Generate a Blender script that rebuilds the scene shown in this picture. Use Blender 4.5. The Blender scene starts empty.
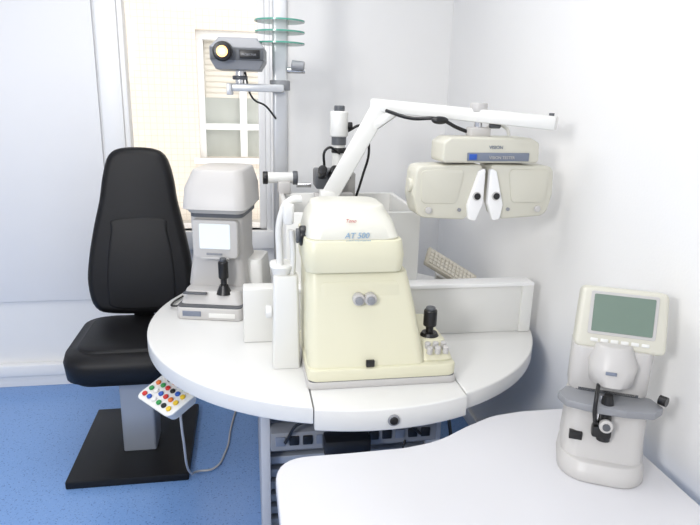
import bpy, bmesh, math
from mathutils import Vector, Matrix, Euler
rad=math.radians
# ---------------------------------------------------------------- camera
H=1.58; phi=rad(10); th=rad(15.5); ro=rad(1.5); f=600
F=Vector((math.sin(phi)*math.cos(th),math.cos(phi)*math.cos(th),-math.sin(th)))
R0=Vector((math.cos(phi),-math.sin(phi),0)); U0=R0.cross(F)
R=math.cos(ro)*R0+math.sin(ro)*U0; U=-math.sin(ro)*R0+math.cos(ro)*U0
co=bpy.data.objects.new('camera',bpy.data.cameras.new('camera'))
bpy.context.collection.objects.link(co)
co.matrix_world=Matrix(((R.x,U.x,-F.x,0),(R.y,U.y,-F.y,0),(R.z,U.z,-F.z,H),(0,0,0,1)))
co.data.lens=36*f/700; co.data.clip_start=.05
bpy.context.scene.camera=co
bpy.context.scene.view_settings.view_transform='Standard'

# ---------------------------------------------------------------- materials
def lin(c):
    return tuple(((x/255)/12.92 if x/255<=.04045 else ((x/255+.055)/1.055)**2.4) for x in c)+(1,)
def mat(name,c,rough=.45,metal=0,emit=0,bump=0,bscale=200,spec=.5,coat=0,var=.0):
    m=bpy.data.materials.new(name); m.use_nodes=True
    nt=m.node_tree; b=nt.nodes['Principled BSDF']
    b.inputs['Base Color'].default_value=lin(c); b.inputs['Roughness'].default_value=rough
    b.inputs['Metallic'].default_value=metal; b.inputs['Specular IOR Level'].default_value=spec
    b.inputs['Coat Weight'].default_value=coat
    tc=nt.nodes.new('ShaderNodeTexCoord')
    if emit:
        b.inputs['Emission Color'].default_value=lin(c); b.inputs['Emission Strength'].default_value=emit
    if var:
        n=nt.nodes.new('ShaderNodeTexNoise'); n.inputs['Scale'].default_value=3; n.inputs['Detail'].default_value=3
        nt.links.new(tc.outputs['Object'],n.inputs['Vector'])
        r=nt.nodes.new('ShaderNodeValToRGB')
        l=lin(c); r.color_ramp.elements[0].position=.3; r.color_ramp.elements[1].position=.7
        r.color_ramp.elements[0].color=tuple(x*(1-var) for x in l[:3])+(1,); r.color_ramp.elements[1].color=l
        nt.links.new(n.outputs['Fac'],r.inputs['Fac']); nt.links.new(r.outputs['Color'],b.inputs['Base Color'])
    if bump:
        n=nt.nodes.new('ShaderNodeTexNoise'); n.inputs['Scale'].default_value=bscale
        nt.links.new(tc.outputs['Object'],n.inputs['Vector'])
        bp=nt.nodes.new('ShaderNodeBump'); bp.inputs['Strength'].default_value=bump; bp.inputs['Distance'].default_value=.002
        nt.links.new(n.outputs['Fac'],bp.inputs['Height']); nt.links.new(bp.outputs['Normal'],b.inputs['Normal'])
    return m
WALL=mat('wall_paint',(236,236,236),.7,bump=.15,bscale=120,var=.015)
PANELW=mat('wall_panel_paint',(236,236,237),.6,bump=.08,var=.015)
CEIL=mat('ceiling_paint',(244,243,241),.8,var=.02)
TRIM=mat('trim_white',(240,240,240),.4,var=.01)
TABLE=mat('table_laminate',(221,221,219),.32,bump=.05,bscale=500,var=.015)
DESK=mat('desk_laminate',(214,214,218),.36,bump=.05,bscale=500,var=.015)
EDGE=mat('edge_band',(180,182,190),.4,var=.03)
WHITE=mat('white_plastic',(223,223,220),.35,var=.01)
CREAM=mat('cream_plastic',(219,216,191),.38,var=.02)
CREAM2=mat('pale_cream_plastic',(221,220,209),.38,var=.02)
IVORY=mat('ivory_plastic',(206,204,191),.38,var=.02)
GREYW=mat('warm_grey_plastic',(192,190,188),.4,var=.02)
GREY=mat('grey_plastic',(138,140,145),.4,var=.03)
GREYD=mat('dark_grey_plastic',(84,87,92),.4,var=.03)
BLACK=mat('black_plastic',(20,20,22),.35,var=.1)
LEATHER=mat('black_leather',(12,12,15),.5,bump=.3,bscale=260,var=.12,spec=.32)
STEEL=mat('painted_steel',(165,171,181),.4,metal=.3,var=.03)
ALU=mat('aluminium',(200,202,205),.35,metal=.4,var=.03)
CHROME=mat('chrome',(210,210,212),.15,metal=1,var=.02)
SCREEN=mat('monitor_screen',(215,222,226),.2,emit=.3,var=.03)
LCD=mat('lcd_screen',(112,130,118),.2,emit=.06,var=.05)
RED=mat('button_red',(195,40,35),.3,var=.02); GREEN=mat('button_green',(40,140,70),.3,var=.02)
BLUE=mat('button_blue',(40,85,175),.3,var=.02); YEL=mat('button_yellow',(220,185,40),.3,var=.02)
ORA=mat('button_orange',(215,110,40),.3,var=.02)
TXTB=mat('print_blue',(135,168,195),.5,var=.02); TXTR=mat('print_red',(180,40,50),.5,var=.02)
GLOW=mat('lamp_glow',(255,190,110),.2,emit=3,var=.02); GLOW2=mat('lamp_core',(255,240,210),.2,emit=9,var=.02)
LABEL=mat('label_bluegrey',(118,126,142),.4,var=.03)
CABW=mat('cabinet_paint',(196,198,204),.5,var=.03)
KEYB=mat('beige_keys',(204,198,184),.5,var=.04); KEYB2=mat('beige_keycaps',(216,211,199),.5,var=.04)
BSTEEL=mat('black_steel',(16,16,18),.45,var=.1,spec=.35)
def glassmat(name,c):
    m=bpy.data.materials.new(name); m.use_nodes=True; nt=m.node_tree
    for n in list(nt.nodes): nt.nodes.remove(n)
    o=nt.nodes.new('ShaderNodeOutputMaterial'); t=nt.nodes.new('ShaderNodeBsdfTransparent'); g=nt.nodes.new('ShaderNodeBsdfGlossy')
    t.inputs['Color'].default_value=c; g.inputs['Roughness'].default_value=.05
    x=nt.nodes.new('ShaderNodeMixShader'); fr=nt.nodes.new('ShaderNodeFresnel'); fr.inputs['IOR'].default_value=1.3
    nt.links.new(fr.outputs[0],x.inputs[0]); nt.links.new(t.outputs[0],x.inputs[1]); nt.links.new(g.outputs[0],x.inputs[2]); nt.links.new(x.outputs[0],o.inputs[0])
    return m
GLASS=glassmat('window_glass',(.98,.98,.98,1)); TGLASS=glassmat('clear_tray_glass',(.90,.96,.94,1))
GEDGE=mat('glass_edge_green',(85,155,138),.15,var=.1)
FLOOR=bpy.data.materials.new('blue_vinyl'); FLOOR.use_nodes=True
nt=FLOOR.node_tree; b=nt.nodes['Principled BSDF']; tc=nt.nodes.new('ShaderNodeTexCoord')
n1=nt.nodes.new('ShaderNodeTexVoronoi'); n1.inputs['Scale'].default_value=95
nt.links.new(tc.outputs['Object'],n1.inputs['Vector'])
r=nt.nodes.new('ShaderNodeValToRGB'); e=r.color_ramp.elements
e[0].position=.05; e[0].color=lin((158,188,226)); e[1].position=.22; e[1].color=lin((122,160,214))
nt.links.new(n1.outputs['Distance'],r.inputs['Fac'])
n2=nt.nodes.new('ShaderNodeTexNoise'); n2.inputs['Scale'].default_value=130
nt.links.new(tc.outputs['Object'],n2.inputs['Vector'])
r2=nt.nodes.new('ShaderNodeValToRGB'); e=r2.color_ramp.elements
e[0].position=.34; e[0].color=(.5,.57,.68,1); e[1].position=.39; e[1].color=(1,1,1,1)
nt.links.new(n2.outputs['Fac'],r2.inputs['Fac'])
mx=nt.nodes.new('ShaderNodeMixRGB'); mx.blend_type='MULTIPLY'; mx.inputs[0].default_value=1
nt.links.new(r.outputs[0],mx.inputs[1]); nt.links.new(r2.outputs[0],mx.inputs[2]); nt.links.new(mx.outputs[0],b.inputs['Base Color'])
b.inputs['Roughness'].default_value=.28
FAC=bpy.data.materials.new('facade_tiles'); FAC.use_nodes=True
nt=FAC.node_tree; b=nt.nodes['Principled BSDF']; tc=nt.nodes.new('ShaderNodeTexCoord')
mp=nt.nodes.new('ShaderNodeMapping'); mp.inputs['Rotation'].default_value=(rad(90),0,0)
nt.links.new(tc.outputs['Object'],mp.inputs['Vector'])
br=nt.nodes.new('ShaderNodeTexBrick'); br.offset=0; br.inputs['Scale'].default_value=1
br.inputs['Brick Width'].default_value=.06; br.inputs['Row Height'].default_value=.06; br.inputs['Mortar Size'].default_value=.003
br.inputs['Color1'].default_value=lin((226,218,206)); br.inputs['Color2'].default_value=lin((224,215,202)); br.inputs['Mortar'].default_value=lin((210,198,184))
nt.links.new(mp.outputs[0],br.inputs['Vector']); nt.links.new(br.outputs['Color'],b.inputs['Base Color']); b.inputs['Roughness'].default_value=.6

# ---------------------------------------------------------------- geometry helpers
def root(name,loc=(0,0,0),rz=0):
    o=bpy.data.objects.new(name,None); o.empty_display_size=.1; o.location=loc; o.rotation_euler=(0,0,rad(rz))
    bpy.context.collection.objects.link(o); return o
def finish(bm,name,m,parent=None,loc=(0,0,0),rot=(0,0,0),ang=35):
    bmesh.ops.recalc_face_normals(bm,faces=bm.faces)
    me=bpy.data.meshes.new(name); bm.to_mesh(me); bm.free()
    for p in me.polygons: p.use_smooth=True
    me.set_sharp_from_angle(angle=rad(ang))
    me.materials.append(m)
    o=bpy.data.objects.new(name,me); bpy.context.collection.objects.link(o)
    o.location=loc; o.rotation_euler=tuple(rad(a) for a in rot)
    if parent: o.parent=parent
    return o
def box(p,name,c,s,m,bev=.004,rot=(0,0,0),seg=2):
    bm=bmesh.new(); bmesh.ops.create_cube(bm,size=1)
    for v in bm.verts: v.co=Vector((v.co.x*s[0],v.co.y*s[1],v.co.z*s[2]))
    if bev: bmesh.ops.bevel(bm,geom=list(bm.edges),offset=min(bev,min(s)*.45),segments=seg,profile=.5,affect='EDGES')
    return finish(bm,name,m,p,c,rot)
def bx(p,name,a,b2,m,bev=.004):
    return box(p,name,[(a[i]+b2[i])/2 for i in range(3)],[abs(b2[i]-a[i]) for i in range(3)],m,bev)
def cyl(p,name,a,b2,r1,m,r2=None,n=28,bev=0):
    a=Vector(a); b2=Vector(b2); d=b2-a; L=d.length
    bm=bmesh.new(); bmesh.ops.create_cone(bm,cap_ends=True,segments=n,radius1=r1,radius2=r1 if r2 is None else r2,depth=L)
    if bev:
        es=[e for e in bm.edges if abs(e.verts[0].co.z-e.verts[1].co.z)<1e-6]
        bmesh.ops.bevel(bm,geom=es,offset=bev,segments=3,profile=.5,affect='EDGES')
    q=d.to_track_quat('Z','Y').to_matrix().to_4x4()
    bmesh.ops.transform(bm,matrix=Matrix.Translation((a+b2)/2)@q,verts=bm.verts)
    return finish(bm,name,m,p)
def ball(p,name,c,r,m,s=(1,1,1)):
    bm=bmesh.new(); bmesh.ops.create_uvsphere(bm,u_segments=24,v_segments=14,radius=r)
    for v in bm.verts: v.co=Vector((v.co.x*s[0]+c[0],v.co.y*s[1]+c[1],v.co.z*s[2]+c[2]))
    return finish(bm,name,m,p)
def lathe(p,name,prof,m,loc=(0,0,0),rot=(0,0,0),n=64):
    bm=bmesh.new(); rings=[]
    for (rr,z) in prof:
        if rr<1e-6: rings.append([bm.verts.new((0,0,z))])
        else: rings.append([bm.verts.new((rr*math.cos(2*math.pi*i/n),rr*math.sin(2*math.pi*i/n),z)) for i in range(n)])
    for A,B in zip(rings,rings[1:]):
        for i in range(n):
            j=(i+1)%n
            if len(A)==1 and len(B)==1: continue
            if len(A)==1: bm.faces.new((A[0],B[i],B[j]))
            elif len(B)==1: bm.faces.new((A[i],A[j],B[0]))
            else: bm.faces.new((A[i],A[j],B[j],B[i]))
    return finish(bm,name,m,p,loc,rot)
def rrect(w,d,r,n=6):
    r=max(min(r,w*.499,d*.499),1e-4); out=[]
    for cx,cy,a0 in ((w/2-r,d/2-r,0),(-w/2+r,d/2-r,90),(-w/2+r,-d/2+r,180),(w/2-r,-d/2+r,270)):
        for i in range(n+1):
            a=rad(a0+90*i/n); out.append((cx+r*math.cos(a),cy+r*math.sin(a)))
    return out
def loft(p,name,secs,m,e=.006,loc=(0,0,0),rot=(0,0,0),ang=35):
    S=list(secs)
    if e:
        def ins(s,k,dz): return (s[0],s[1],s[2]+dz,s[3]-2*k,s[4]-2*k,max(s[5]-k,.001))
        b0=S[0]; t0=S[-1]
        S=[ins(b0,e,0),ins(b0,e*.3,e*.3),ins(b0,0,e)]+S[1:-1]+[ins(t0,0,-e),ins(t0,e*.3,-e*.3),ins(t0,e,0)]
    bm=bmesh.new(); rings=[]
    for (cx,cy,z,w,d,r) in S: rings.append([bm.verts.new((cx+x,cy+y,z)) for x,y in rrect(w,d,r)])
    n=len(rings[0])
    for A,B in zip(rings,rings[1:]):
        for i in range(n):
            j=(i+1)%n; bm.faces.new((A[i],A[j],B[j],B[i]))
    bm.faces.new(rings[0][::-1]); bm.faces.new(rings[-1])
    return finish(bm,name,m,p,loc,rot,ang)
def slab(p,name,pts,z0,z1,m,bev=.005,seg=3,plane='xy',loc=(0,0,0),rot=(0,0,0),ang=35):
    bm=bmesh.new()
    def V(x,y,z): return (x,y,z) if plane=='xy' else ((x,z,y) if plane=='xz' else (z,x,y))
    A=[bm.verts.new(V(x,y,z0)) for x,y in pts]; B=[bm.verts.new(V(x,y,z1)) for x,y in pts]; n=len(pts)
    fa=bm.faces.new(A[::-1]); fb=bm.faces.new(B)
    for i in range(n):
        j=(i+1)%n; bm.faces.new((A[i],A[j],B[j],B[i]))
    bmesh.ops.recalc_face_normals(bm,faces=bm.faces)
    if bev: bmesh.ops.bevel(bm,geom=list(set(list(fa.edges)+list(fb.edges))),offset=bev,segments=seg,profile=.5,affect='EDGES')
    return finish(bm,name,m,p,loc,rot,ang)
def smooth(pts,k=6):
    out=[]; n=len(pts)
    for i in range(n):
        p0,p1,p2,p3=[Vector((*pts[(i+j-1)%n],0)) for j in range(4)]
        for s in range(k):
            t=s/k
            q=.5*((2*p1)+(-p0+p2)*t+(2*p0-5*p1+4*p2-p3)*t*t+(-p0+3*p1-3*p2+p3)*t**3)
            out.append((q.x,q.y))
    return out
def rpoly(pts,rs,n=6):
    out=[]; N=len(pts)
    for i in range(N):
        P0=Vector(pts[i-1]); P1=Vector(pts[i]); P2=Vector(pts[(i+1)%N]); r=rs[i] if isinstance(rs,(list,tuple)) else rs
        if r<=0: out.append(tuple(P1)); continue
        u=(P0-P1).normalized(); v=(P2-P1).normalized(); a=u.angle(v); d=min(r/math.tan(a/2),(P0-P1).length*.49,(P2-P1).length*.49)
        A=P1+u*d; B=P1+v*d
        for k in range(n+1):
            t=k/n; q=A*(1-t)**2+P1*2*t*(1-t)+B*t*t; out.append((q.x,q.y))
    return out
def tube(p,name,pts,r,m,cyc=False):
    cu=bpy.data.curves.new(name,'CURVE'); cu.dimensions='3D'; cu.bevel_depth=r; cu.bevel_resolution=4; cu.use_fill_caps=True
    s=cu.splines.new('BEZIER'); s.bezier_points.add(len(pts)-1)
    for b_,q in zip(s.bezier_points,pts): b_.co=q; b_.handle_left_type='AUTO'; b_.handle_right_type='AUTO'
    s.use_cyclic_u=cyc
    cu.materials.append(m); o=bpy.data.objects.new(name,cu); bpy.context.collection.objects.link(o)
    if p: o.parent=p
    return o
def text(p,name,s,loc,size,m,rot=(90,0,0),shear=0):
    cu=bpy.data.curves.new(name,'FONT'); cu.body=s; cu.size=size; cu.extrude=.0006; cu.align_x='CENTER'; cu.shear=shear
    cu.materials.append(m); o=bpy.data.objects.new(name,cu); bpy.context.collection.objects.link(o)
    o.location=loc; o.rotation_euler=tuple(rad(a) for a in rot); o.parent=p
    return o

# ---------------------------------------------------------------- room
W=1.09; D=3.26; ZC=2.6; XL=-2.6; YB=-1.8
wx0,wx1,wz0,wz1=-.60,.13,.86,2.35
g=root('floor'); bx(g,'floor_slab',(XL-.1,YB-.1,-.05),(W+.1,D+.1,0),FLOOR,0)
g=root('ceiling'); bx(g,'ceiling_slab',(XL-.1,YB-.1,ZC),(W+.1,D+.2,ZC+.05),CEIL,0)
g=root('wall_right'); bx(g,'wall_right_slab',(W,YB-.1,0),(W+.1,D+.2,ZC),WALL,0)
g=root('wall_left'); bx(g,'wall_left_slab',(XL-.1,YB-.1,0),(XL,D+.2,ZC),WALL,0)
g=root('wall_front'); bx(g,'wall_front_slab',(XL,YB-.1,0),(W,YB,ZC),WALL,0)
g=root('wall_back')
bx(g,'wall_back_l',(XL,D,0),(wx0,D+.2,ZC),WALL,0); bx(g,'wall_back_r',(wx1,D,0),(W,D+.2,ZC),WALL,0)
bx(g,'wall_back_b',(wx0,D,0),(wx1,D+.2,wz0),WALL,0); bx(g,'wall_back_t',(wx0,D,wz1),(wx1,D+.2,ZC),WALL,0)
bx(g,'wall_lining',(XL,D-.018,.49),(-.715,D+.001,ZC),PANELW,.002)
g=root('baseboard_back'); bx(g,'skirting',(XL,D-.02,0),(W-.02,D,.07),TRIM,.003); bx(g,'trunking',(XL,D-.045,.07),(-.75,D,.135),TRIM,.006)
g=root('baseboard_right'); bx(g,'skirting',(W-.015,YB,0),(W,D-.02,.07),TRIM,.003)
g=root('window_1')
bx(g,'casing_l',(-.70,D-.03,wz0-.1),(-.60,D+.05,wz1+.1),TRIM,.005)
bx(g,'casing_l2',(-.60,D-.015,wz0-.05),(-.575,D+.08,wz1+.05),TRIM,.004)
bx(g,'casing_r',(.13,D-.03,wz0-.1),(.215,D+.05,wz1+.1),TRIM,.005)
bx(g,'casing_r2',(.105,D-.015,wz0-.05),(.13,D+.08,wz1+.05),TRIM,.004)
bx(g,'sash_r',(.07,D+.02,wz0),(.105,D+.07,wz1),TRIM,.004)
bx(g,'casing_b',(-.70,D-.035,wz0-.10),(.215,D+.06,wz0),TRIM,.005)
bx(g,'casing_t',(-.70,D-.03,wz1),(.215,D+.05,wz1+.1),TRIM,.005)
bx(g,'pane',(-.60,D+.05,wz0),(.10,D+.054,wz1),GLASS,0)
bx(g,'outer_sill',(-.62,D+.2,wz0-.06),(.2,D+.3,wz0-.02),GREYW,.004)
g=root('building_facade',(0,6.2,0))
fx0,fx1,fz0,fz1=-.45,.42,.95,2.15
bx(g,'facade_left',(-7,0,-2),(fx0,.3,6),FAC,0); bx(g,'facade_right',(fx1,0,-2),(6,.3,6),FAC,0)
bx(g,'facade_top',(fx0,0,fz1),(fx1,.3,6),FAC,0); bx(g,'facade_low',(fx0,0,-2),(fx1,.3,fz0),FAC,0)
FW=mat('facade_window_frame',(234,235,235),.5,var=.02); FG=mat('facade_window_blind',(224,219,208),.6,var=.06); FD=mat('facade_ledge_grey',(185,182,176),.6,var=.1)  # last one: darker grey-beige of the lower ledge and outside ground
FP=mat('facade_pane',(186,190,184),.3,var=.2)
bx(g,'recess',(fx0,.28,fz0),(fx1,.3,fz1),FG,0)
bx(g,'frame_t',(fx0,.06,fz1-.08),(fx1,.2,fz1+.0),FW,.003); bx(g,'frame_l',(fx0,.06,fz0),(fx0+.06,.2,fz1-.08),FW,.003)
bx(g,'frame_m',(fx0+.40,.1,fz0),(fx0+.47,.2,fz1-.08),FW,.003); bx(g,'transom',(fx0+.06,.09,fz0+.27),(fx1,.2,fz0+.33),FW,.003)
bx(g,'pane_low',(fx0+.06,.16,fz0),(fx1,.18,fz0+.28),FP,0)
bx(g,'blind',(fx0+.06,.17,fz0+.56),(fx1,.19,fz1-.06),FG,.002)
bx(g,'pane_mid',(fx0+.06,.165,fz0+.33),(fx1,.175,fz0+.58),FP,0)
for i in range(11): bx(g,'slat_%d'%i,(fx0+.07,.16,fz0+.58+i*.053),(fx1,.172,fz0+.62+i*.053),FG,.003)
bx(g,'sill',(fx0-.05,-.08,fz0-.05),(fx1+.05,.1,fz0),FW,.004)
bx(g,'facade_ledge',(-7,-.25,.2),(6,0,.32),FD,.004)
bx(g,'ground_outside',(-7,-2.7,-2.05),(6,.1,-2),FD,0)

# ---------------------------------------------------------------- round table
TX,TY,TR,TZ=.355,2.18,.722,.75; TH=.055
g=root('round_instrument_table',(TX,TY,0))
x0,x1=-.183,.265
N=120
pts=[]
for i in range(N):
    a=2*math.pi*i/N; x=TR*math.cos(a); y=TR*math.sin(a)
    pts.append((x,y))
main=[q for q in pts if not (q[1]<-.3 and x0-.004<q[0]<x1+.004)]
main.sort(key=lambda q:(math.atan2(q[1],q[0])-math.atan2(-math.sqrt(TR**2-(x1)**2),x1))%(2*math.pi))
yl=-math.sqrt(TR**2-(x0-.003)**2); yr=-math.sqrt(TR**2-(x1+.003)**2)
poly=[(x1+.003,yr)]+main+[(x0-.003,yl),(x0-.003,-.3),(x1+.003,-.3)]
slab(g,'table_top',poly,TZ-TH,TZ,TABLE,.006)
R2=TR+.012; w=[(x0,-.3)]
for i in range(21):
    x=x0+(x1-x0)*i/20; w.append((x,-math.sqrt(R2**2-x*x)))
w.append((x1,-.3))
slab(g,'front_leaf',w,TZ-TH-.012,TZ,TABLE,.005)
bx(g,'leaf_gap_filler',(x0-.02,-.6,TZ-TH-.005),(x1+.02,-.28,TZ-TH+.01),GREYD,0)
cyl(g,'rim_knob',(.035,-.728,.715),(.035,-.739,.715),.017,GREY,bev=.002); cyl(g,'rim_knob_core',(.035,-.737,.715),(.035,-.742,.715),.012,BLACK,bev=.002)
cx0,cx1,cy0,cy1=-.325,.29,-.42,.35
bx(g,'cab_side_l',(cx0,cy0,0),(cx0+.03,cy1,TZ-TH),CABW,.003); bx(g,'cab_side_r',(cx1-.03,cy0,0),(cx1,cy1,TZ-TH),CABW,.003)
bx(g,'cab_back',(cx0,cy1-.02,0),(cx1,cy1,TZ-TH),CABW,0); bx(g,'cab_mid',(cx0+.03,cy0+.18,0),(cx1-.03,cy0+.2,TZ-TH),CABW,0)
bx(g,'cab_floor',(cx0+.03,cy0+.01,.06),(cx1-.03,cy1-.02,.08),CABW,0)
bx(g,'cab_top',(cx0,cy0,TZ-TH-.03),(cx1,cy1,TZ-TH),CABW,0)
bx(g,'power_strip',(cx0+.03,cy0-.04,.465),(cx1-.03,cy0+.03,.53),GREY,.004)
for i in range(12):
    bx(g,'socket_%d'%i,(cx0+.045+i*.044,cy0-.046,.485),(cx0+.077+i*.044,cy0-.036,.517),BLACK if i%3 else LABEL,.003)
for i in range(7): bx(g,'louvre_%d'%i,(cx0+.03,cy0+.06,.10+i*.05),(cx1-.03,cy0+.09,.13+i*.05),STEEL,.004)
bx(g,'supply_block',(-.13,cy0-.12,.475),(.02,cy0-.045,.535),BLACK,.012)
tube(g,'cable_a',[(-.25,cy0-.05,.5),(-.2,cy0-.07,.58),(-.1,cy0-.09,.57),(.0,cy0-.09,.59),(.12,cy0-.06,.57),(.2,cy0-.05,.5)],.005,BLACK)
tube(g,'cable_b',[(.31,cy0+.05,.60),(.34,cy0+.02,.4),(.36,cy0+.05,.2),(.40,cy0+.15,.05),(.45,cy0+.3,.01)],.006,BLACK)
tube(g,'cable_c',[(.0,cy0-.09,.52),(.05,cy0-.10,.42),(.1,cy0-.08,.38),(.15,cy0-.05,.48)],.004,BLACK)
g=root('table_divider_panel',(0,0,TZ))
bx(g,'panel',(.10,1.955,0),(1.02,1.985,.185),WHITE,.004)
bx(g,'panel_cap',(.10,1.945,.178),(1.03,2.02,.192),TRIM,.004)
bx(g,'left_block',(-.02,1.95,0),(.098,2.02,.195),WHITE,.006)
bx(g,'right_end',(.985,1.945,0),(1.03,2.02,.185),WHITE,.005)
g=root('instrument_well_box',(0,0,TZ))
a0,a1,b0,b1,hh=.13,.605,2.035,2.42,.445
bx(g,'well_left',(a0,b0,0),(a0+.018,b1,hh),WHITE,.003); bx(g,'well_right',(a1-.018,b0,0),(a1,b1,hh),WHITE,.003)
bx(g,'well_front',(a0,b0-.018,0),(a1,b0,hh-.004),WHITE,.003); bx(g,'well_back',(a0,b1,0),(a1,b1+.018,hh),WHITE,.003)
bx(g,'well_floor',(a0+.018,b0,0),(a1-.018,b1,.02),WHITE,0)

# ---------------------------------------------------------------- column with trays
g=root('equipment_column',(.145,2.60,TZ))
cyl(g,'foot',(0,0,0),(0,0,.03),.07,ALU,bev=.005)
loft(g,'post',[(0,0,.02,.062,.05,.014),(0,0,1.6,.062,.05,.014)],ALU,.002)
for i,z in enumerate((1.025,1.068,1.11)):
    cyl(g,'tray_%d'%i,(0,-.0,z),(0,-.0,z+.006),.098,TGLASS,n=48)
    lathe(g,'tray_edge_%d'%i,[(.098,z),(.101,z),(.101,z+.006),(.098,z+.006),(.098,z)],GEDGE)
cyl(g,'post_collar',(0,0,.845),(0,0,.885),.042,GREY,bev=.003)
cyl(g,'side_handle',(.03,-.02,.925),(.10,-.03,.925),.012,CHROME); cyl(g,'side_handle_tip',(.045,-.04,.945),(.095,-.05,.94),.02,GREY,bev=.003)
g=root('chart_projector',(-.018,2.53,1.722),-4)
loft(g,'body',[(0,.02,-.055,.17,.22,.006),(0,.02,-.02,.205,.25,.008),(0,.02,.025,.205,.25,.008),(0,.03,.062,.15,.2,.01)],GREY,.004,ang=25)
bx(g,'front_band',(-.098,-.112,-.022),(.098,-.100,.022),GREYD,.002)
cyl(g,'lens_barrel',(-.05,-.10,.01),(-.05,-.15,.005),.036,BLACK,bev=.003)
cyl(g,'lens_ring',(-.05,-.149,.005),(-.05,-.156,.005),.030,BLACK,bev=.002)
cyl(g,'lens_glow',(-.05,-.155,.005),(-.05,-.159,.005),.020,GLOW); cyl(g,'lens_core',(-.05,-.158,.005),(-.05,-.161,.005),.009,GLOW2)
bx(g,'front_plate',(.01,-.118,-.016),(.085,-.108,.016),BLACK,.002)
text(g,'maker_print','PROJECTOR',(.045,-.1185,-.005),.010,GREY,(90,0,0))
cyl(g,'neck',(0,.02,-.055),(0,.02,-.11),.018,CHROME); cyl(g,'pan_joint',(0,.02,-.09),(0,.02,-.075),.03,GREYD,bev=.003)
bx(g,'bracket',(-.05,-.02,-.135),(.175,.05,-.105),ALU,.006); bx(g,'bracket_lip',(-.05,-.03,-.15),(-.03,.05,-.105),ALU,.003)
tube(g,'lead',[(.02,.02,-.06),(.05,0,-.16),(.1,.03,-.19),(.14,.05,-.24)],.004,BLACK)

# ---------------------------------------------------------------- chair
g=root('examination_chair',(-.51,2.55,0))
box(g,'base_plate',(0,.02,.018),(.49,.60,.035),BSTEEL,.006)
loft(g,'pedestal',[(.02,0,.035,.14,.16,.01),(.02,0,.42,.14,.16,.01)],STEEL,.003)
loft(g,'pedestal_upper',[(.02,0,.38,.17,.19,.01),(.02,0,.45,.22,.22,.02)],BLACK,.003)
loft(g,'seat',[(0,-.01,.430,.40,.46,.09),(0,-.01,.455,.45,.50,.10),(0,-.01,.525,.465,.52,.11),(0,0,.555,.45,.50,.10),(0,.01,.572,.38,.42,.09)],LEATHER,.012,ang=60)
outl=[(-.12,.0),(-.210,.03),(-.238,.14),(-.228,.26),(-.20,.40),(-.17,.52),(-.150,.63),(-.12,.72),(-.06,.752),(.06,.752),(.12,.72),(.150,.63),(.165,.52),(.19,.40),(.215,.26),(.225,.14),(.205,.03),(.12,.0)]
slab(g,'backrest',smooth(outl,4),-.05,.05,LEATHER,.035,5,'xz',(.03,.21,.585),(-7,0,0),ang=60)
inn=[(-.12,.03),(-.15,.10),(-.145,.25),(-.125,.38),(-.105,.44),(.105,.44),(.125,.38),(.145,.25),(.15,.10),(.12,.03)]
slab(g,'backrest_pad',smooth(inn,4),-.054,-.02,LEATHER,.012,4,'xz',(.03,.21,.585),(-7,0,0),ang=60)
box(g,'back_support',(.02,.25,.54),(.09,.03,.2),BLACK,.005)
box(g,'back_support_foot',(.02,.16,.45),(.09,.2,.03),BLACK,.005)

# ---------------------------------------------------------------- button control panel
PL=Vector((-.270,1.850,.628)); g=root('button_control_panel',PL,-52)
loft(g,'tray',[(0,0,-.042,.17,.10,.02),(0,0,.0,.20,.13,.024)],WHITE,.004,rot=(22,0,0))
cols=[RED,YEL,GREEN,BLUE,ORA,BLACK,WHITE]
rt=root('button_plate'); rt.parent=g; rt.rotation_euler=(rad(22),0,0)
k=0
for i in range(6):
    for j in range(4):
        x=-.072+i*.029; y=-.042+j*.028
        cyl(rt,'button_%d'%k,(x,y,0),(x,y,.008),.0088,cols[(i*3+j*2+i*j)%7],n=14,bev=.002); k+=1
bx(g,'hanger',(-.04,.050,-.03),(.04,.065,.067),GREYW,.003)
Rm=Matrix.Rotation(rad(52),3,'Z')
tube(g,'lead',[Rm@(Vector(q)-PL) for q in [(-.235,1.86,.59),(-.24,1.95,.40),(-.245,2.2,.08),(-.225,2.32,.008),(-.17,2.33,.007),(-.12,2.45,.007),(-.10,2.65,.007),(-.07,2.9,.007)]],.0045,GREYW)

# ---------------------------------------------------------------- autorefractor
g=root('autorefractor',(-.15,2.18,TZ),-13)
loft(g,'base',[(0,.19,0,.25,.38,.02),(0,.19,.05,.25,.38,.02)],GREYW,.006)
loft(g,'base_mid',[(0,.20,.05,.235,.34,.02),(0,.21,.10,.215,.32,.03)],GREYW,.004)
loft(g,'base_seam',[(0,.19,.046,.246,.376,.02),(0,.19,.053,.246,.376,.02)],GREYD,0)
loft(g,'body',[(.0,.25,.095,.23,.26,.03),(.0,.24,.16,.215,.23,.03),(.005,.22,.23,.20,.20,.03),(.01,.20,.40,.20,.22,.03)],GREYW,.006)
loft(g,'wing_r',[(.12,.28,.05,.10,.2,.02),(.12,.28,.19,.08,.16,.02)],WHITE,.006)
loft(g,'head',[(.015,.20,.395,.215,.27,.035),(.015,.19,.415,.240,.30,.04),(.015,.20,.49,.23,.30,.045),(.015,.22,.555,.195,.26,.05)],GREYW,.010,ang=50)
loft(g,'head_painted_shadow',[(.015,.205,.380,.20,.25,.03),(.015,.205,.40,.20,.25,.03)],GREYD,0)  # solid dark grey collar, shadow under the head put into its colour
slab(g,'monitor_bezel',rpoly([(-.072,.225),(.098,.225),(.10,.372),(-.075,.372)],.015),.07,.12,GREYW,.006,3,'xz')
slab(g,'screen',rpoly([(-.045,.262),(.072,.262),(.072,.358),(-.045,.358)],.006),.066,.072,SCREEN,.001,1,'xz')
box(g,'keys',(0.01,.1,.225),(.11,.06,.01),GREYW,.003)
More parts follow.
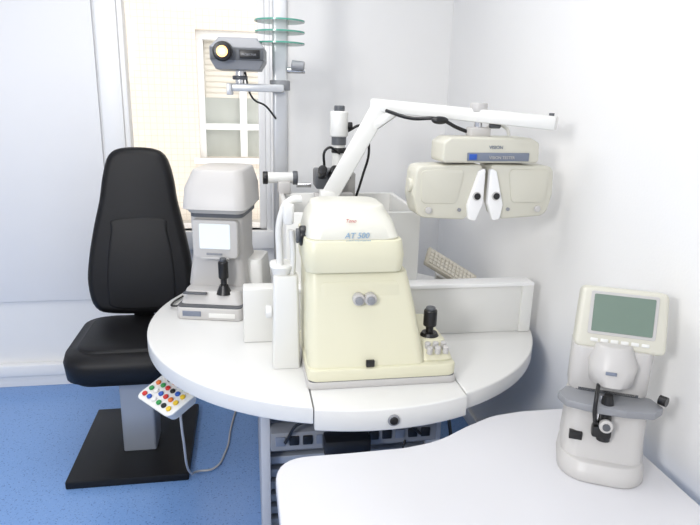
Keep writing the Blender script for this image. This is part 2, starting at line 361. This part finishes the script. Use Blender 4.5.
bx(g,'brand_strip',(-.02,.066,.238),(.04,.071,.246),GREY,.001)
cyl(g,'joystick_boot',(.045,.06,.09),(.045,.06,.125),.03,BLACK,r2=.016); cyl(g,'joystick_stem',(.045,.06,.11),(.045,.06,.20),.012,BLACK)
cyl(g,'joystick_head',(.045,.06,.15),(.045,.055,.22),.019,BLACK,bev=.006)
cyl(g,'joystick_top',(.045,.055,.218),(.045,.055,.232),.012,GREYD,bev=.003)
box(g,'printer_slot',(-.06,.035,.095),(.09,.02,.006),GREYD,.002)
bx(g,'label_plate',(-.10,-.003,.015),(-.03,.001,.035),LABEL,.001); bx(g,'base_notch',(.0,-.003,.012),(.1,.001,.03),WHITE,.001)
cyl(g,'side_dial',(-.095,.16,.46),(-.108,.16,.46),.02,GREYD,bev=.002)
tube(g,'power_lead',[(-.12,.12,.02),(-.17,.10,.015),(-.19,.15,.01),(-.18,.24,.008)],.004,BLACK)

# ---------------------------------------------------------------- non contact tonometer
g=root('non_contact_tonometer',(0,-.016,TZ))
loft(g,'foot',[(.39,1.765,0,.455,.34,.02),(.39,1.765,.022,.455,.34,.02)],GREYW,.004)
loft(g,'base',[(.39,1.765,.022,.45,.335,.025),(.39,1.765,.06,.45,.335,.025)],CREAM,.005)
loft(g,'base_painted_shadow',[(.39,1.765,.018,.446,.332,.02),(.39,1.765,.026,.446,.332,.02)],GREYD,0)  # thin dark grey ring paints the shadow line between foot and base
loft(g,'base_shoulder',[(.56,1.765,.055,.105,.28,.02),(.555,1.775,.115,.085,.24,.02)],CREAM,.008)
loft(g,'body',[(.345,1.755,.055,.355,.29,.03),(.340,1.765,.12,.348,.28,.03),(.328,1.775,.24,.322,.26,.03),(.318,1.785,.335,.30,.24,.03)],CREAM,.006,ang=30)
slab(g,'front_panel',rpoly([(.205,.10),(.480,.10),(.435,.315),(.205,.315)],.02),0,.008,CREAM,.004,2,'xz',(0,1.604,0),(-10,0,0))
loft(g,'neck',[(.312,1.79,.33,.275,.22,.03),(.308,1.79,.352,.27,.22,.03)],GREYW,0)
loft(g,'head_lower',[(.304,1.775,.34,.285,.27,.03),(.303,1.775,.39,.292,.29,.035),(.302,1.78,.435,.285,.28,.035)],CREAM,.006)
loft(g,'head_cap',[(.30,1.78,.430,.27,.265,.04),(.298,1.79,.485,.245,.24,.045),(.297,1.80,.522,.215,.20,.05)],CREAM2,.010,ang=50)
text(g,'model_print','AT 500',(.305,1.645,.442),.023,TXTB,(76,0,0),.25)
text(g,'logo_print','Tono',(.29,1.664,.484),.014,TXTR,(72,0,0),.3)
text(g,'sub_print','AUTO TONOMETER',(.31,1.643,.431),.008,TXTB,(78,0,0))
for i,x in enumerate((.315,.350)):
    cyl(g,'knob_ring_%d'%i,(x,1.655,.262),(x,1.630,.260),.018,GREYW,bev=.003); cyl(g,'knob_%d'%i,(x,1.632,.260),(x,1.622,.260),.012,GREY,bev=.003)
bx(g,'port',(.335,1.594,.065),(.36,1.606,.085),BLACK,.002)
cyl(g,'side_knob',(.150,1.74,.43),(.17,1.74,.43),.03,BLACK,bev=.004); cyl(g,'side_knob_rim',(.140,1.74,.43),(.152,1.74,.43),.022,GREYD,bev=.003)
cyl(g,'joystick_base',(.555,1.70,.11),(.555,1.70,.125),.032,BLACK,r2=.024); cyl(g,'joystick_stem',(.555,1.70,.12),(.555,1.70,.155),.012,BLACK)
cyl(g,'joystick_head',(.555,1.70,.145),(.555,1.70,.20),.021,BLACK,bev=.006); cyl(g,'joystick_cap',(.555,1.70,.198),(.555,1.70,.208),.015,GREYD,bev=.003)
for i in range(3):
    for j in range(2): cyl(g,'key_%d_%d'%(i,j),(.535+i*.025,1.625+j*.025,.085+j*.008),(.535+i*.025,1.622+j*.025,.108+j*.004),.009,GREYW,bev=.002)
tube(g,'power_lead',[(.60,1.80,.02),(.64,1.79,.012),(.645,1.74,.008),(.62,1.70,.006)],.004,BLACK)
g=root('chin_rest_stand',(0,0,TZ))
loft(g,'column',[(.112,1.765,0,.085,.07,.008),(.112,1.765,.30,.075,.06,.012)],WHITE,.004)
tube(g,'frame_tube',[(.10,1.77,.27),(.095,1.77,.36),(.10,1.77,.48),(.125,1.77,.525),(.16,1.775,.53)],.011,WHITE)
tube(g,'frame_tube_inner',[(.13,1.77,.27),(.135,1.76,.36),(.13,1.76,.44)],.009,WHITE)
loft(g,'forehead_pad',[(.12,1.75,.46,.03,.03,.01),(.12,1.75,.52,.035,.03,.012)],WHITE,.005)
cyl(g,'elevation_knob',(.07,1.765,.18),(.05,1.765,.18),.02,WHITE,bev=.004)
loft(g,'chin_cup',[(.10,1.79,.29,.05,.08,.02),(.10,1.79,.33,.07,.1,.03)],WHITE,.006)

# ---------------------------------------------------------------- slit lamp in the well
g=root('slit_lamp_microscope',(.35,2.30,TZ+.02))
loft(g,'base',[(0,0,0,.22,.2,.02),(0,0,.05,.2,.18,.02)],GREYD,.005)
cyl(g,'stem',(0,0,.05),(0,0,.45),.022,CHROME)
box(g,'cross_arm',(-.02,-.02,.43),(.15,.05,.04),GREYW,.006)
cyl(g,'lamp_tower',(.0,-.0,.46),(.0,-.0,.64),.024,WHITE,bev=.003)
cyl(g,'lamp_band',(.0,0,.60),(.0,0,.62),.028,BLACK,bev=.002)
cyl(g,'lamp_housing',(0,0,.66),(0,0,.755),.034,WHITE,bev=.006); cyl(g,'lamp_neck',(0,0,.63),(0,0,.665),.028,GREYD)
cyl(g,'lamp_cap',(0,0,.752),(0,0,.775),.02,GREYD,bev=.004)
cyl(g,'lamp_knob',(.03,0,.70),(.05,0,.70),.015,BLACK,bev=.002)
box(g,'scope_body',(-.05,.02,.50),(.08,.12,.07),GREYD,.008)
cyl(g,'ocular_a',(-.07,-.04,.52),(-.075,-.12,.55),.017,BLACK,bev=.003); cyl(g,'ocular_b',(-.03,-.04,.52),(-.03,-.12,.55),.017,BLACK,bev=.003)
box(g,'mirror_arm',(.03,-.02,.55),(.03,.03,.09),BLACK,.004)
box(g,'chin_support',(.05,.05,.47),(.05,.04,.10),GREYW,.008)
tube(g,'lead',[(.03,0,.68),(.09,0,.70),(.12,.01,.62),(.10,.03,.5),(.07,.03,.40)],.005,BLACK)
tube(g,'lead_b',[(.0,-.03,.6),(-.05,-.05,.62),(-.06,-.04,.56),(-.03,0,.48)],.005,BLACK)
g=root('keratometer_head',(.13,2.44,TZ+.445))
cyl(g,'barrel',(-.06,0,.06),(.06,0,.06),.022,WHITE,bev=.003); cyl(g,'barrel_ring',(-.065,0,.06),(-.045,0,.06),.026,BLACK,bev=.003)
cyl(g,'barrel_end',(.055,0,.06),(.075,0,.06),.028,GREYD,bev=.003); box(g,'carrier',(.02,0,.022),(.05,.06,.05),GREYW,.005)
cyl(g,'side_rod',(.07,0,.03),(.13,0,.03),.01,CHROME)

# ---------------------------------------------------------------- phoropter arm
g=root('phoropter_arm')
E=Vector((.945,1.76,1.515))
def beam(p,name,a,b2,w,h,m,bev=.006):
    a=Vector(a); b2=Vector(b2); d=b2-a; o=box(p,name,(0,0,0),(d.length,w,h),m,bev)
    x=d.normalized(); y=Vector((0,0,1)).cross(x).normalized(); z=x.cross(y)
    o.matrix_local=Matrix.Translation((a+b2)/2)@Matrix((( x.x,y.x,z.x),(x.y,y.y,z.y),(x.z,y.z,z.z))).to_4x4()
    return o
box(g,'arm_socket',(.29,2.14,TZ+.13),(.09,.09,.22),WHITE,.006)
box(g,'arm_riser',(.29,2.14,TZ+.35),(.06,.06,.3),WHITE,.006)
beam(g,'arm_diagonal',(.29,2.14,1.22),(.465,2.105,1.548),.05,.062,WHITE)
beam(g,'arm_horizontal',(.44,2.125,1.553),E,.05,.042,WHITE)
beam(g,'arm_gusset',(.42,2.115,1.46),(.52,2.07,1.54),.04,.03,WHITE)
cyl(g,'arm_end_pin',(.93,1.77,1.53),(.93,1.77,1.545),.008,GREYD)
cyl(g,'swivel_top',(.745,1.905,1.54),(.745,1.905,1.57),.028,GREYW,bev=.004)
g=root('phoropter',(.760,1.885,1.30),2)
cyl(g,'hanger_rod',(-.012,.02,.15),(-.012,.02,.232),.013,CHROME); box(g,'hanger_yoke',(-.012,.015,.178),(.07,.05,.03),GREYW,.006)
cyl(g,'hanger_knob',(.02,.0,.20),(.055,.0,.20),.010,GREYD,bev=.002)
slab(g,'top_band',rpoly([(-.155,.085),(.175,.085),(.17,.150),(.14,.165),(-.13,.165),(-.155,.148)],.014),-.06,.06,IVORY,.008,3,'xz')
bx(g,'label_strip',(-.075,-.066,.092),(.135,-.058,.118),LABEL,.002); bx(g,'label_square',(-.07,-.068,.096),(-.045,-.062,.114),BLUE,.001)
text(g,'label_print','VISION TESTER',(.04,-.068,.099),.013,GREYW,(90,0,0)); text(g,'band_print','VISION',(.02,-.062,.13),.015,LABEL,(90,0,0))
L=rpoly([(-.235,.075),(-.014,.080),(-.016,.02),(-.058,-.100),(-.225,-.090),(-.242,-.02)],[.03,.016,.03,.024,.04,.05])
Rr=[(-x,y) for x,y in L][::-1]
slab(g,'lens_bank_l',L,-.05,.05,IVORY,.007,3,'xz'); slab(g,'lens_bank_r',Rr,-.05,.05,IVORY,.007,3,'xz')
C=rpoly([(-.222,.062),(-.075,.066),(-.095,-.045),(-.215,-.045)],.02)
slab(g,'bank_cover_l',C,-.054,-.04,IVORY,.003,2,'xz'); slab(g,'bank_cover_r',[(-x,y) for x,y in C][::-1],-.054,-.04,IVORY,.003,2,'xz')
Fp=rpoly([(-.008,.07),(-.03,.06),(-.062,-.05),(-.055,-.098),(-.030,-.102),(-.008,-.045)],.010)
slab(g,'eye_shield_l',Fp,-.062,-.04,TRIM,.004,3,'xz'); slab(g,'eye_shield_r',[(-x,y) for x,y in Fp][::-1],-.062,-.04,TRIM,.004,3,'xz')
for s in (-1,1):
    cyl(g,'eyepiece_ring_%d'%(s+1),(s*.033,-.058,-.02),(s*.033,-.067,-.02),.014,GREYW,bev=.002); cyl(g,'eyepiece_%d'%(s+1),(s*.033,-.066,-.02),(s*.033,-.070,-.02),.0105,BLACK)
    cyl(g,'side_wheel_%d'%(s+1),(s*.19,-.046,-.066),(s*.19,-.058,-.066),.011,GREYW,bev=.002)
    cyl(g,'side_dial_%d'%(s+1),(s*.232,-.01,.01),(s*.249,-.01,.01),.022,IVORY,bev=.003)
    cyl(g,'lock_screw_%d'%(s+1),(s*.085,-.046,-.066),(s*.085,-.055,-.066),.006,GREY,bev=.001)
tube(g,'cable',[(-.02,.03,.17),(-.08,.03,.19),(-.14,.03,.215),(-.22,.08,.215),(-.28,.18,.235)],.006,BLACK)
tube(g,'cable_white',[(.0,.03,.17),(.05,.03,.2),(.09,.02,.19),(.1,.02,.165)],.006,WHITE)
ball(g,'cable_plug',(-.14,.03,.212),.016,BLACK,(1.8,1,.8))

# ---------------------------------------------------------------- keyboard leaning behind divider
g=root('keyboard',(.76,2.10,TZ+.17),-12)
slab(g,'stand',[(-.05,-.17),(.05,-.17),(.05,-.04),(-.05,0)],-.03,.03,WHITE,.003,2,'xz',(0,.05,0))
box(g,'board',(0,0,.03),(.22,.10,.018),KEYB,.004,rot=(25,30,0))
kr=root('key_block',(0,0,.03)); kr.parent=g; kr.rotation_euler=(rad(25),rad(30),0)
for i in range(12):
    for j in range(4): box(kr,'key_%d_%d'%(i,j),(-.092+i*.0165,-.033+j*.02,.011),(.014,.017,.006),KEYB2,.002)

# ---------------------------------------------------------------- front desk
DZ=.68
g=root('side_desk')
pts=[(.075,-.2),(1.03,-.2),(1.03,1.51),(.80,1.51),(.70,1.495),(.60,1.445),(.50,1.385),(.40,1.365),(.25,1.36),(.055,1.36)]
dp=rpoly(pts,[.02,.02,.01,.2,.2,.3,.3,.2,.2,.10],8)
slab(g,'desk_top',dp,DZ-.028,DZ,DESK,.006,3)
slab(g,'edge_band',[((x-.5)*1.003+.5,(y-.6)*1.002+.6) for x,y in dp],DZ-.030,DZ-.007,EDGE,.003,2)
for i,(x,y) in enumerate(((.25,1.2),(.95,1.3),(.25,-.05),(.95,-.05))): cyl(g,'leg_%d'%i,(x,y,0),(x,y,DZ-.028),.025,STEEL)
bx(g,'apron',(.3,1.22,.55),(.98,1.24,DZ-.03),EDGE,.003)

# ---------------------------------------------------------------- lensmeter
g=root('lensmeter',(.89,1.245,DZ),-27)
LM=IVORY
loft(g,'foot',[(0,-.005,0,.205,.225,.07),(0,-.005,.03,.202,.22,.07),(0,.0,.045,.195,.205,.065)],GREYW,.004,ang=50)
loft(g,'lower_column',[(0,.01,.04,.195,.18,.045),(0,.02,.10,.190,.16,.04),(0,.025,.17,.188,.15,.035)],GREYW,.004)
loft(g,'gap',[(0,.04,.16,.170,.09,.02),(0,.04,.20,.170,.09,.02)],GREYD,0)
tray=rpoly([(-.12,-.035),(-.10,-.072),(-.035,-.085),(.035,-.085),(.10,-.072),(.125,-.035),(.10,.01),(-.10,.01)],.012)
slab(g,'lens_table',tray,.172,.192,GREY,.004,2)
loft(g,'upper_column',[(0,.05,.19,.188,.11,.03),(0,.05,.31,.190,.11,.03)],GREYW,.004)
loft(g,'nose',[(0,-.01,.215,.060,.07,.03),(0,-.005,.235,.100,.12,.05),(0,.0,.28,.115,.12,.05),(0,.02,.325,.09,.10,.04)],GREYW,.008,ang=60)
slab(g,'display_head',rpoly([(-.106,.0),(.106,.0),(.100,.154),(-.100,.154)],.018),-.03,.05,LM,.010,4,'xz',(0.012,.03,.300),(-14,0,0))
hr=root('display_face',(0.012,.03,.300)); hr.parent=g; hr.rotation_euler=(rad(-14),0,0)
slab(hr,'screen_bezel',rpoly([(-.078,.036),(.078,.036),(.078,.144),(-.078,.144)],.006),-.0325,-.028,GREYW,.001,1,'xz')
slab(hr,'screen',rpoly([(-.070,.044),(.070,.044),(.070,.137),(-.070,.137)],.003),-.0345,-.030,LCD,.0005,1,'xz')
for i in range(6): box(hr,'key_%d'%i,(-.060+i*.0235,-.031,.022),(.018,.004,.009),WHITE,.002)
bx(g,'front_label',(-.02,-.066,.268),(.005,-.061,.276),LABEL,.001)
cyl(g,'pin_rod',(-.02,-.055,.21),(-.02,-.055,.13),.004,CHROME); cyl(g,'nosepiece',(-.005,-.06,.192),(-.005,-.06,.215),.015,BLACK,r2=.01)
cyl(g,'lens_stop',(-.005,-.072,.10),(-.005,-.068,.168),.016,BLACK,r2=.012); box(g,'clamp_block',(-.012,-.074,.125),(.045,.03,.03),BLACK,.006)
cyl(g,'lens_knob',(-.005,-.08,.145),(-.005,-.097,.147),.016,GREYW,bev=.004); cyl(g,'lens_knob_core',(-.005,-.096,.147),(-.005,-.100,.147),.009,GREYD)
cyl(g,'marker_lever',(.115,-.02,.205),(.13,-.03,.205),.012,BLACK)
tube(g,'front_loop',[(-.03,-.05,.235),(-.035,-.085,.22),(-.035,-.090,.18),(-.03,-.08,.15)],.005,BLACK)
bx(g,'rating_plate',(-.083,-.068,.085),(-.052,-.052,.105),BLACK,.001)

# ---------------------------------------------------------------- lights
def area(name,loc,size,en,target,col=(1,1,1)):
    l=bpy.data.lights.new(name,'AREA'); l.shape='SQUARE'; l.size=size; l.energy=en; l.color=col
    o=bpy.data.objects.new(name,l); o.location=loc
    o.rotation_euler=(Vector(target)-Vector(loc)).to_track_quat('-Z','Y').to_euler()
    bpy.context.collection.objects.link(o); return o
area('ceiling_light_a',(-.2,1.9,2.57),1.2,20,(-.2,1.9,0),col=(1,.985,.965))
area('ceiling_light_b',(-.4,-.8,2.57),1.2,17,(-.4,-.8,0),col=(1,.985,.965))
area('flash_softbox',(-1.45,-.6,2.05),.5,47,(.3,3.0,1.2),(1,.985,.965))
w_=bpy.data.worlds.new('sky'); bpy.context.scene.world=w_; w_.use_nodes=True
bg=w_.node_tree.nodes['Background']; bg.inputs[0].default_value=(1,.99,.985,1); bg.inputs[1].default_value=2.25
